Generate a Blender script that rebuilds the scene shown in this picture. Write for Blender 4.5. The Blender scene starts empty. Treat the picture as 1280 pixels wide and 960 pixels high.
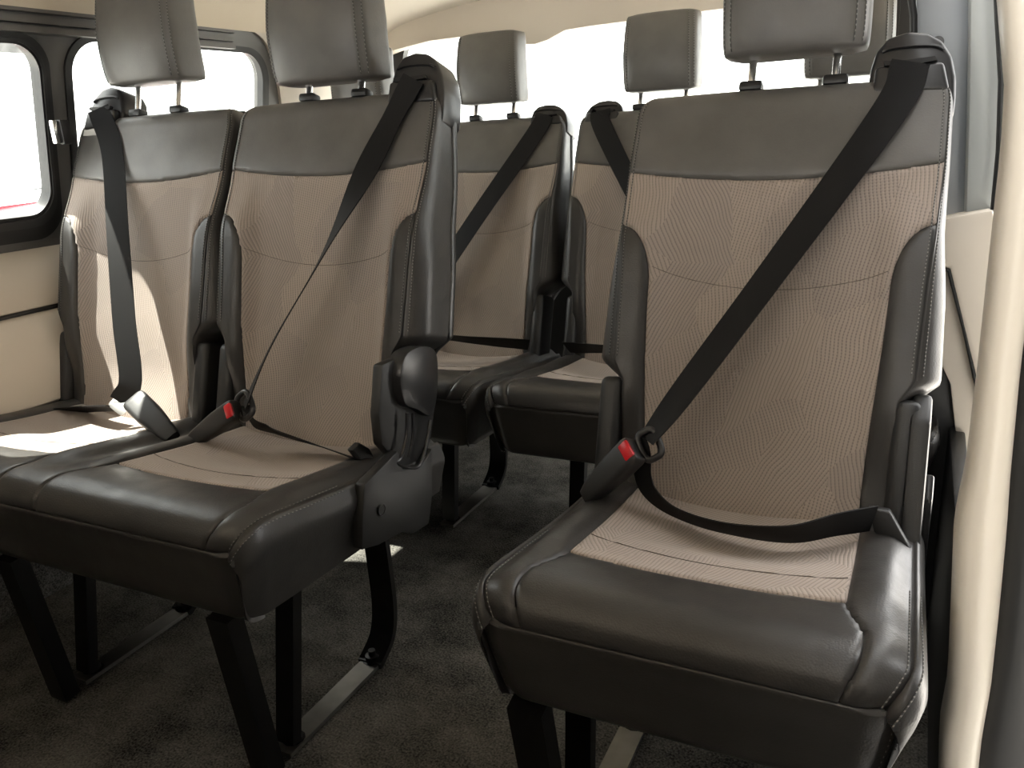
import bpy, bmesh, math, random
import numpy as np
from mathutils import Vector, Matrix
from mathutils.geometry import tessellate_polygon
random.seed(4)
SC = bpy.context.scene
COL = SC.collection
PI = math.pi

# ------------------------------------------------------------------ camera
CAMR = np.array([[0.8977861825985247, 0.08160882368654064, -0.4328047714982675],
                 [0.43673254604164774, -0.2920485460600021, 0.8508656356747634],
                 [-0.056961860601182406, -0.9529153407521247, -0.2978383786487454]])
FPX = 1014.84
EYE = np.array([0.0, 0.0, 0.95])
cam_d = bpy.data.cameras.new('camera')
cam = bpy.data.objects.new('camera', cam_d)
COL.objects.link(cam)
cam_d.sensor_width = 36.0
cam_d.lens = 36.0 * FPX / 1280.0
cam_d.clip_start = 0.02
M = Matrix.Identity(4)
for r in range(3):
    M[r][0] = CAMR[r][0]; M[r][1] = -CAMR[r][1]; M[r][2] = -CAMR[r][2]; M[r][3] = EYE[r]
cam.matrix_world = M
SC.camera = cam


def on(px, py, **k):
    """the point of a sight line on the plane x=, y= or z= (measured from the photograph)"""
    r = CAMR @ np.array([(px - 640) / FPX, (py - 480) / FPX, 1.0])
    (a, v), = k.items()
    i = 'xyz'.index(a)
    t = (v - EYE[i]) / r[i]
    return EYE + r * t


# ------------------------------------------------------------------ materials
def new_mat(name):
    m = bpy.data.materials.new(name)
    m.use_nodes = True
    nt = m.node_tree
    return m, nt, nt.nodes['Principled BSDF']


def N(nt, t, **k):
    n = nt.nodes.new(t)
    for a, b in k.items():
        setattr(n, a, b)
    return n


def math_n(nt, op, a, b=None):
    n = N(nt, 'ShaderNodeMath', operation=op)
    for i, v in enumerate((a, b)):
        if v is None:
            continue
        if isinstance(v, (int, float)):
            n.inputs[i].default_value = v
        else:
            nt.links.new(v, n.inputs[i])
    return n.outputs[0]


def ramp(nt, fac, c0, c1, p0=0.0, p1=1.0):
    r = N(nt, 'ShaderNodeValToRGB')
    r.color_ramp.elements[0].position = p0
    r.color_ramp.elements[1].position = p1
    r.color_ramp.elements[0].color = (*c0, 1)
    r.color_ramp.elements[1].color = (*c1, 1)
    nt.links.new(fac, r.inputs[0])
    return r.outputs[0]


def bump(nt, bsdf, h, strength, dist):
    b = N(nt, 'ShaderNodeBump')
    b.inputs['Strength'].default_value = strength
    b.inputs['Distance'].default_value = dist
    nt.links.new(h, b.inputs['Height'])
    nt.links.new(b.outputs[0], bsdf.inputs['Normal'])


def noise(nt, scale, detail=3, src='Object', rough=0.5):
    tc = N(nt, 'ShaderNodeTexCoord')
    n = N(nt, 'ShaderNodeTexNoise')
    n.inputs['Scale'].default_value = scale
    n.inputs['Detail'].default_value = detail
    n.inputs['Roughness'].default_value = rough
    nt.links.new(tc.outputs[src], n.inputs['Vector'])
    return n.outputs['Fac']


def plain(name, col, rough=0.5, metal=0.0, spec=0.5, grain=0.0, gscale=600, var=0.0):
    m, nt, b = new_mat(name)
    b.inputs['Base Color'].default_value = (*col, 1)
    b.inputs['Roughness'].default_value = rough
    b.inputs['Metallic'].default_value = metal
    b.inputs['Specular IOR Level'].default_value = spec
    if var:
        f = noise(nt, 9, 4)
        c = ramp(nt, f, [x * (1 - var) for x in col], [min(1, x * (1 + var)) for x in col], .3, .7)
        nt.links.new(c, b.inputs['Base Color'])
    if grain:
        bump(nt, b, noise(nt, gscale, 2), grain, 0.001)
    return m


def leather_mat(name, col, rough):
    m, nt, b = new_mat(name)
    tc = N(nt, 'ShaderNodeTexCoord')
    v = N(nt, 'ShaderNodeTexVoronoi')
    v.inputs['Scale'].default_value = 420
    nt.links.new(tc.outputs['Object'], v.inputs['Vector'])
    f = noise(nt, 14, 5)
    c = ramp(nt, f, [x * .85 for x in col], [x * 1.15 for x in col], .3, .7)
    nt.links.new(c, b.inputs['Base Color'])
    rr = ramp(nt, noise(nt, 25, 4), (rough - .05,) * 3, (rough + .07,) * 3, .3, .7)
    nt.links.new(rr, b.inputs['Roughness'])
    wr = noise(nt, 40, 3)
    h = math_n(nt, 'ADD', math_n(nt, 'MULTIPLY', v.outputs['Distance'], .25), math_n(nt, 'MULTIPLY', wr, .8))
    bump(nt, b, h, .35, 0.0016)
    b.inputs['Specular IOR Level'].default_value = .5
    return m


def fabric_mat(name, col, ax):
    """ribbed seat cloth: patches of fine ribs that run at different angles"""
    m, nt, b = new_mat(name)
    tc = N(nt, 'ShaderNodeTexCoord')
    sep = N(nt, 'ShaderNodeSeparateXYZ')
    nt.links.new(tc.outputs['Object'], sep.inputs[0])
    X = sep.outputs['X']; Y = sep.outputs[ax]
    # slanted patch coordinates
    comb = N(nt, 'ShaderNodeCombineXYZ')
    nx = noise(nt, 7, 1)
    xs = math_n(nt, 'ADD', math_n(nt, 'MULTIPLY', X, 9.0), math_n(nt, 'MULTIPLY', Y, -6.0))
    ys = math_n(nt, 'ADD', math_n(nt, 'MULTIPLY', Y, 5.5), math_n(nt, 'MULTIPLY', X, 2.5))
    xs = math_n(nt, 'ADD', xs, math_n(nt, 'MULTIPLY', nx, 1.2))
    nt.links.new(xs, comb.inputs[0]); nt.links.new(ys, comb.inputs[1])
    vo = N(nt, 'ShaderNodeTexVoronoi')
    vo.voronoi_dimensions = '2D'
    vo.inputs['Scale'].default_value = 1.0
    nt.links.new(comb.outputs[0], vo.inputs['Vector'])
    sc = N(nt, 'ShaderNodeSeparateColor')
    nt.links.new(vo.outputs['Color'], sc.inputs[0])
    ang = math_n(nt, 'MULTIPLY', math_n(nt, 'SUBTRACT', sc.outputs[0], .5), 1.15)
    wob = math_n(nt, 'MULTIPLY', noise(nt, 16, 1), .012)
    co = math_n(nt, 'ADD', math_n(nt, 'MULTIPLY', X, math_n(nt, 'COSINE', ang)),
                math_n(nt, 'MULTIPLY', Y, math_n(nt, 'SINE', ang)))
    co = math_n(nt, 'ADD', co, wob)
    w1 = math_n(nt, 'SINE', math_n(nt, 'MULTIPLY', co, 2 * PI / .0052))
    cross = math_n(nt, 'SUBTRACT', math_n(nt, 'MULTIPLY', Y, math_n(nt, 'COSINE', ang)),
                   math_n(nt, 'MULTIPLY', X, math_n(nt, 'SINE', ang)))
    w2 = math_n(nt, 'SINE', math_n(nt, 'MULTIPLY', cross, 2 * PI / .0042))
    dots = math_n(nt, 'MULTIPLY', w2, math_n(nt, 'MULTIPLY', sc.outputs[1], .5))
    h = math_n(nt, 'ADD', w1, dots)
    hh = math_n(nt, 'MULTIPLY_ADD', h, .33)
    hh.node.inputs[2].default_value = .5
    c = ramp(nt, hh, [x * .60 for x in col], [x * 1.05 for x in col], .10, .42)
    tint = ramp(nt, sc.outputs[2], (.93, .93, .94), (1.05, 1.04, 1.02))
    mx = N(nt, 'ShaderNodeMix', data_type='RGBA', blend_type='MULTIPLY')
    mx.inputs[0].default_value = 1
    nt.links.new(c, mx.inputs[6]); nt.links.new(tint, mx.inputs[7])
    nt.links.new(mx.outputs[2], b.inputs['Base Color'])
    b.inputs['Roughness'].default_value = .85
    b.inputs['Specular IOR Level'].default_value = .2
    b.inputs['Sheen Weight'].default_value = .15
    bump(nt, b, hh, .5, 0.0012)
    return m


def web_mat():
    m, nt, b = new_mat('belt_webbing_weave')
    b.inputs['Base Color'].default_value = (.007, .007, .0075, 1)
    b.inputs['Roughness'].default_value = .6
    b.inputs['Specular IOR Level'].default_value = .2
    bump(nt, b, noise(nt, 900, 2), .4, .0006)
    return m


def carpet_mat():
    m, nt, b = new_mat('dark_carpet')
    f = noise(nt, 7, 8, rough=.72)
    g = noise(nt, 260, 2)
    s = math_n(nt, 'ADD', math_n(nt, 'MULTIPLY', f, .6), math_n(nt, 'MULTIPLY', g, .5))
    c = ramp(nt, s, (.014, .014, .0125), (.21, .20, .18), .42, .80)
    nt.links.new(c, b.inputs['Base Color'])
    b.inputs['Roughness'].default_value = .95
    b.inputs['Specular IOR Level'].default_value = .1
    bump(nt, b, g, .8, .004)
    return m


def glass_mat():
    m = bpy.data.materials.new('window_glass')
    m.use_nodes = True
    nt = m.node_tree
    nt.nodes.clear()
    o = N(nt, 'ShaderNodeOutputMaterial')
    t = N(nt, 'ShaderNodeBsdfTransparent')
    t.inputs[0].default_value = (.95, .97, .96, 1)
    g = N(nt, 'ShaderNodeBsdfGlossy')
    g.inputs['Roughness'].default_value = .02
    fr = N(nt, 'ShaderNodeFresnel')
    fr.inputs['IOR'].default_value = 1.45
    mx = N(nt, 'ShaderNodeMixShader')
    nt.links.new(math_n(nt, 'MULTIPLY', fr.outputs[0], .22), mx.inputs[0])
    nt.links.new(t.outputs[0], mx.inputs[1])
    nt.links.new(g.outputs[0], mx.inputs[2])
    nt.links.new(mx.outputs[0], o.inputs[0])
    return m


LEATHER = leather_mat('black_leather', (.036, .034, .032), .38)
LEATHER_LIT = leather_mat('black_leather_lit', (.105, .100, .093), .42)  # black leather lightened to stand for stronger light on top panels and headrests
FAB_B = fabric_mat('tan_ribbed_cloth_back', (.345, .292, .256), 'Z')
FAB_C = fabric_mat('tan_ribbed_cloth_cushion', (.345, .292, .256), 'Y')


def stitch_mat():
    m, nt, b = new_mat('grey_thread')
    tc = N(nt, 'ShaderNodeTexCoord')
    sep = N(nt, 'ShaderNodeSeparateXYZ')
    nt.links.new(tc.outputs['Object'], sep.inputs[0])
    w = math_n(nt, 'SINE', math_n(nt, 'MULTIPLY', math_n(nt, 'ADD', sep.outputs['Z'], math_n(nt, 'MULTIPLY', sep.outputs['Y'], 1.0)), 2 * PI / .0068))
    c = ramp(nt, w, (.06, .06, .058), (.25, .245, .23), .2, .7)
    nt.links.new(c, b.inputs['Base Color'])
    b.inputs['Roughness'].default_value = .8
    return m


STITCH = stitch_mat()
SEAMM = plain('dark_seam', (.12, .10, .085), .9)
PIPE = plain('glossy_piping', (.05, .048, .045), .28)
PLASTIC = plain('black_plastic', (.016, .016, .016), .42, grain=.25, gscale=900)
PLASTIC_S = plain('satin_black_plastic', (.022, .022, .023), .30)
SLOT = plain('deep_black_slot', (.004, .004, .004), .6)
SHELL = plain('dark_back_shell', (.03, .03, .03), .35)
CHROME = plain('polished_steel', (.75, .75, .74), .18, 1.0)
STEEL = plain('worn_bare_steel', (.22, .21, .19), .45, 1.0, var=.4)
BARE = plain('satin_steel', (.55, .55, .54), .35, 1.0)
LEGM = plain('black_painted_steel', (.004, .004, .004), .35, spec=.3)
WEB = web_mat()
REDBTN = plain('red_button', (.62, .012, .02), .3)
BEIGE = plain('beige_trim_plastic', (.62, .56, .48), .55, grain=.15, gscale=500)
BEIGE_L = plain('pale_beige_vinyl', (.66, .60, .51), .33, grain=.35, gscale=120)
HEADLINER = plain('beige_headliner_cloth', (.64, .57, .47), .9, grain=.3, gscale=700)
GREYP = plain('grey_body_paint', (.27, .29, .31), .38)
GREYP_LIT = plain('grey_body_paint_lit', (.36, .38, .375), .38)  # same grey as the jamb, lightened for the brighter light on this strip
DKGREY = plain('dark_grey_window_frame', (.12, .117, .112), .36)
RUBBER = plain('black_rubber', (.012, .012, .012), .45)
CARPET = carpet_mat()
GLASS = glass_mat()
REDCAR = plain('red_car_paint', (.30, .0, .006), .25)
WHITECAR = plain('white_car_paint', (.75, .75, .75), .25)
CARGLASS = plain('reflecting_car_glass', (.75, .77, .78), .08, 1.0)
TYRE = plain('tyre_rubber', (.02, .02, .02), .8)
CONCRETE = plain('pale_concrete', (.60, .585, .56), .9, var=.1)
ROOFM = plain('grey_ribbed_roofing', (.10, .10, .10), .8, grain=.6, gscale=30, var=.5)


BLOCKER = plain('dark_light_blocker', (.06, .062, .065), .9, var=.1)  # for the added wall and roof that cut light from the right

# ------------------------------------------------------------------ object helpers
def mesh_obj(name, vs, fs, mat, parent=None, smooth=True):
    me = bpy.data.meshes.new(name)
    me.from_pydata([tuple(map(float, v)) for v in vs], [], fs)
    me.update()
    if smooth:
        me.polygons.foreach_set('use_smooth', [True] * len(me.polygons))
    if mat:
        me.materials.append(mat)
    o = bpy.data.objects.new(name, me)
    COL.objects.link(o)
    if parent is not None:
        o.parent = parent
    return o


def bm_obj(name, bm, mat, parent=None, smooth_angle=40):
    me = bpy.data.meshes.new(name)
    bmesh.ops.recalc_face_normals(bm, faces=bm.faces)
    for f in bm.faces:
        f.smooth = True
    for e in bm.edges:
        if len(e.link_faces) == 2 and e.calc_face_angle(0) > math.radians(smooth_angle):
            e.smooth = False
    bm.to_mesh(me)
    bm.free()
    if mat:
        me.materials.append(mat)
    o = bpy.data.objects.new(name, me)
    COL.objects.link(o)
    if parent is not None:
        o.parent = parent
    return o


def thing(name, loc, label, cat, group=None):
    o = bpy.data.objects.new(name, None)
    o.empty_display_size = .1
    COL.objects.link(o)
    o.location = loc
    o['label'] = label
    o['category'] = cat
    if group:
        o['group'] = group
    return o


def struct(o, label=None, cat=None):
    o['kind'] = 'structure'
    o['label'] = label
    o['category'] = cat
    return o


def box(bm, c, s, R=None, bevel=0.0, seg=2):
    r = bmesh.ops.create_cube(bm, size=1.0)
    vs = r['verts']
    for v in vs:
        v.co = Vector((v.co.x * s[0], v.co.y * s[1], v.co.z * s[2]))
    if bevel:
        es = list({e for v in vs for e in v.link_edges})
        rr = bmesh.ops.bevel(bm, geom=es, offset=bevel, segments=seg, affect='EDGES', profile=.5)
        vs = list({v for f in rr['faces'] for v in f.verts} | {v for v in vs if v.is_valid})
    for v in vs:
        p = v.co
        if R is not None:
            p = R @ p
        v.co = p + Vector(c)
    return vs


def box_obj(name, c, s, mat, parent=None, bevel=0.0, R=None, seg=2):
    bm = bmesh.new()
    box(bm, c, s, R, bevel, seg)
    return bm_obj(name, bm, mat, parent)


def prism(bm, pts3, ext, bevel=0.0, seg=2):
    """closed polygon (3D points, planar) pushed along ext"""
    vs = [bm.verts.new(tuple(map(float, p))) for p in pts3]
    f = bm.faces.new(vs)
    r = bmesh.ops.extrude_face_region(bm, geom=[f])
    nv = [g for g in r['geom'] if isinstance(g, bmesh.types.BMVert)]
    bmesh.ops.translate(bm, verts=nv, vec=Vector(ext))
    if bevel:
        es = list({e for v in vs + nv for e in v.link_edges})
        bmesh.ops.bevel(bm, geom=es, offset=bevel, segments=seg, affect='EDGES', profile=.5, clamp_overlap=True)


def prism_obj(name, pts3, ext, mat, parent=None, bevel=0.0, seg=2):
    bm = bmesh.new()
    prism(bm, pts3, ext, bevel, seg)
    return bm_obj(name, bm, mat, parent)


def catmull(P, n):
    P = [np.array(p, float) for p in P]
    P = [2 * P[0] - P[1]] + P + [2 * P[-1] - P[-2]]
    out = []
    m = len(P) - 3
    for k in range(n + 1):
        t = k / n * m
        i = min(int(t), m - 1)
        u = t - i
        a, b, c, d = P[i:i + 4]
        out.append(.5 * ((2 * b) + (c - a) * u + (2 * a - 5 * b + 4 * c - d) * u * u + (3 * b - a - 3 * c + d) * u ** 3))
    return out


def tube(bm, P, r, seg=8, cap=True):
    P = [np.array(p, float) for p in P]
    rings = []
    up = None
    for i, p in enumerate(P):
        t = P[min(i + 1, len(P) - 1)] - P[max(i - 1, 0)]
        t /= np.linalg.norm(t) + 1e-12
        if up is None:
            up = np.array([0, 0, 1.0]) if abs(t[2]) < .9 else np.array([1.0, 0, 0])
        a = np.cross(t, up); a /= np.linalg.norm(a)
        b = np.cross(a, t)
        up = b
        rr = r[i] if isinstance(r, (list, tuple)) else r
        rings.append([bm.verts.new(tuple(p + rr * (math.cos(2 * PI * k / seg) * a + math.sin(2 * PI * k / seg) * b))) for k in range(seg)])
    for A, B in zip(rings, rings[1:]):
        for k in range(seg):
            bm.faces.new((A[k], A[(k + 1) % seg], B[(k + 1) % seg], B[k]))
    if cap:
        bm.faces.new(rings[0][::-1]); bm.faces.new(rings[-1])


def tube_obj(name, P, r, mat, parent=None, seg=10):
    bm = bmesh.new()
    tube(bm, P, r, seg)
    return bm_obj(name, bm, mat, parent)


def bar(bm, P, wv, w, th):
    """flat bar along P; wv width direction; th thickness"""
    P = [np.array(p, float) for p in P]
    rings = []
    for i, p in enumerate(P):
        t = P[min(i + 1, len(P) - 1)] - P[max(i - 1, 0)]
        t /= np.linalg.norm(t) + 1e-12
        a = np.array(wv[i] if isinstance(wv, list) else wv, float)
        a = a - t * (a @ t); a /= np.linalg.norm(a) + 1e-12
        b = np.cross(t, a)
        W = w[i] if isinstance(w, list) else w
        rings.append([bm.verts.new(tuple(p + sx * a * W / 2 + sy * b * th / 2)) for sx, sy in ((-1, -1), (1, -1), (1, 1), (-1, 1))])
    for A, B in zip(rings, rings[1:]):
        for k in range(4):
            bm.faces.new((A[k], A[(k + 1) % 4], B[(k + 1) % 4], B[k]))
    bm.faces.new(rings[0][::-1]); bm.faces.new(rings[-1])


def bar_obj(name, P, wv, w, th, mat, parent=None):
    bm = bmesh.new()
    bar(bm, P, wv, w, th)
    return bm_obj(name, bm, mat, parent, 50)


def ribbon_obj(name, P, wv, w, mat, parent=None, n=60, th=.0018):
    Q = catmull(P, n)
    V = catmull([np.array(v, float) / np.linalg.norm(v) for v in wv], n)
    W = [float(x[0]) for x in catmull([[x] for x in (w if isinstance(w, list) else [w] * len(P))], n)]
    bm = bmesh.new()
    bar(bm, Q, [v for v in V], W, th)
    return bm_obj(name, bm, mat, parent, 50)


def plate_obj(name, outer, holes, to3, nvec, th, mat, parent=None):
    """flat plate with holes; outer/holes in plane coordinates, to3(a, b) -> 3D"""
    loops = [outer] + holes
    tris = tessellate_polygon([[Vector((a, b, 0)) for a, b in L] for L in loops])
    flat = [p for L in loops for p in L]
    n = len(flat)
    nv = np.array(nvec, float)
    A = [np.array(to3(a, b), float) for a, b in flat]
    vs = A + [p + nv * th for p in A]
    fs = [tuple(t) for t in tris] + [tuple(i + n for i in t[::-1]) for t in tris]
    k = 0
    for L in loops:
        m = len(L)
        for i in range(m):
            j = (i + 1) % m
            fs.append((k + i, k + j, k + j + n, k + i + n))
        k += m
    me = bpy.data.meshes.new(name)
    me.from_pydata([tuple(v) for v in vs], [], fs)
    bm = bmesh.new(); bm.from_mesh(me)
    return bm_obj(name, bm, mat, parent, 30)


def rrect(a0, a1, b0, b1, r, n=6):
    out = []
    for cx, cy, s in ((a1 - r, b1 - r, 0), (a0 + r, b1 - r, 1), (a0 + r, b0 + r, 2), (a1 - r, b0 + r, 3)):
        for k in range(n + 1):
            t = (s + k / n) * PI / 2
            out.append((cx + r * math.cos(t), cy + r * math.sin(t)))
    return out


def sm(a, b, x):
    t = min(1, max(0, (x - a) / (b - a)))
    return t * t * (3 - 2 * t)


def lerp_tab(T, x):
    if x <= T[0][0]:
        return T[0][1]
    for (a, va), (b, vb) in zip(T, T[1:]):
        if x <= b:
            t = (x - a) / (b - a)
            t = t * t * (3 - 2 * t) * .5 + t * .5
            return va + (vb - va) * t
    return T[-1][1]


# ------------------------------------------------------------------ panels cut along seam curves
def split_grid(P, prm, tree, sink=None):
    """P[i][j] points, prm[i][j] parameter tuples; tree = name or (fn, tree_if_positive, tree_if_negative)"""
    out = {}

    def emit(name, poly):
        vs, idx, fs = out.setdefault(name, ([], {}, []))
        f = []
        for p, _ in poly:
            k = (round(p[0], 5), round(p[1], 5), round(p[2], 5))
            i = idx.get(k)
            if i is None:
                i = idx[k] = len(vs)
                vs.append(p)
            if i not in f:
                f.append(i)
        if len(f) >= 3:
            fs.append(tuple(f))

    def rec(poly, tr):
        if isinstance(tr, str):
            emit(tr, poly); return
        fn, a, b = tr
        val = [fn(q) for _, q in poly]
        if all(v >= 0 for v in val):
            rec(poly, a); return
        if all(v <= 0 for v in val):
            rec(poly, b); return
        pos, neg = [], []
        m = len(poly)
        for i in range(m):
            j = (i + 1) % m
            vi, vj = val[i], val[j]
            if vi >= 0: pos.append(poly[i])
            if vi <= 0: neg.append(poly[i])
            if vi * vj < 0:
                t = vi / (vi - vj)
                p = tuple(poly[i][0][k] * (1 - t) + poly[j][0][k] * t for k in range(3))
                q = tuple(poly[i][1][k] * (1 - t) + poly[j][1][k] * t for k in range(len(poly[i][1])))
                if sink: p = sink(p, q)
                pos.append((p, q)); neg.append((p, q))
        if len(pos) > 2: rec(pos, a)
        if len(neg) > 2: rec(neg, b)

    for i in range(len(P) - 1):
        for j in range(len(P[0]) - 1):
            rec([(P[i][j], prm[i][j]), (P[i][j + 1], prm[i][j + 1]), (P[i + 1][j + 1], prm[i + 1][j + 1]), (P[i + 1][j], prm[i + 1][j])], tree)
    return {k: (v[0], v[2]) for k, v in out.items()}


def add_stitching(lines, parent, cache=None, key='st', r=.00075):
    """one thread per seam line; the dashes are in the thread's material"""
    for i, L in enumerate(lines):
        k = (key, i)
        if cache is not None and k in cache:
            o = bpy.data.objects.new('stitching', cache[k])
            COL.objects.link(o); o.parent = parent
        else:
            o = tube_obj('stitching', L, r, STITCH, parent, 5)
            if cache is not None:
                cache[k] = o.data
        o['label'] = 'pale grey seam stitching'


def islands(vs, fs):
    """split a mesh into its connected pieces"""
    par = list(range(len(vs)))

    def find(i):
        while par[i] != i:
            par[i] = par[par[i]]; i = par[i]
        return i
    for f in fs:
        r = find(f[0])
        for i in f[1:]:
            par[find(i)] = r
    groups = {}
    for f in fs:
        groups.setdefault(find(f[0]), []).append(f)
    out = []
    for g in sorted(groups.values(), key=len, reverse=True):
        if len(g) < 6:
            continue
        mp, v2, f2 = {}, [], []
        for f in g:
            q = []
            for i in f:
                if i not in mp:
                    mp[i] = len(v2); v2.append(vs[i])
                q.append(mp[i])
            f2.append(tuple(q))
        out.append((v2, f2))
    return out


# ---- backrest: a = lateral, s = along the back, n = towards the sitter
def ws(s):      # half width of the front face, up to the side seam
    return lerp_tab([(0, .192), (.16, .196), (.195, .214), (.3, .217), (.41, .222), (.5, .225), (.6, .224)], s)


def flare(s):
    return lerp_tab([(0, .004), (.16, .006), (.20, .032), (.3, .026), (.41, .012), (.5, .008), (.62, .006)], s)


def s_fab(x):
    return .500 - .018 * (1 - min(1, (x / .222) ** 2))


def ub(s):
    b = .158 + .014 * sm(0, .34, s)
    if s > .315:
        t = min(1, (s - .315) / .095)
        b += (.226 - b) * (1 - math.sqrt(max(0, 1 - t * t)))
    return b


def f_bol(a, s):
    return min(a - ub(s), .411 - s) if s < .45 else .411 - s


def nf(x, s):
    a = abs(x)
    b = lerp_tab([(-.05, -.004), (0, 0), (.2, .010), (.38, .014), (.5, .013), (.6, 0)], s)
    b += .022 * sm(.135, .19, a) * sm(.03, .16, s) * (1 - sm(.36, .5, s))
    b -= .010 * max(0, 1 - (a / .17) ** 2) * sm(-.02, .1, s) * (1 - sm(.38, .5, s))
    b += .005 * max(0, 1 - (a / .21) ** 2) * sm(.46, .56, s)
    g = 0
    if s < .64:
        g += math.exp(-((s - s_fab(x)) / .0045) ** 2)
        if s < s_fab(x):
            g += math.exp(-(f_bol(a, s) / .0045) ** 2)
            if a < ub(s):
                g += .8 * math.exp(-((s - (.345 - .028 * (1 - (x / .172) ** 2))) / .004) ** 2)
    return b - .0016 * min(1, g)


NB = -.078


def back_pt(q, s):
    """(x, n, height) of the padded back"""
    h, drop = s, 0.0
    if s > .6:
        t = min(1, (s - .6) / .06) * PI / 2
        h = .6 + .036 * math.sin(t); drop = .034 * (1 - math.cos(t))
        if s > .66:
            drop += (s - .66) / .04 * .08
    W = ws(min(s, .6))
    if h > .59:
        t = min(1, (h - .59) / .046)
        W -= .034 * (1 - math.sqrt(max(0, 1 - t * t)))
    nb = NB + .02 * sm(.45, .62, s)
    a = abs(q)
    sg = 1 if q >= 0 else -1
    Wref = ws(min(s, .6))
    if a <= Wref:
        x = a * W / Wref
        n = max(nf(x, min(s, .6 + .04)) - drop, nb)
    else:
        t = min(1, (a - Wref) / .1)
        nw = max(nf(W, min(s, .64)) - drop, nb)
        fl = flare(min(s, .62))
        x = W + fl * math.sin(min(1, t / .45) * PI / 2) - .004 * max(0, t - .45)
        n = nw - (nw - nb) * t ** 1.25
        n -= .004 * math.exp(-(t / .05) ** 2)
    return sg * x, n, h


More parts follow.
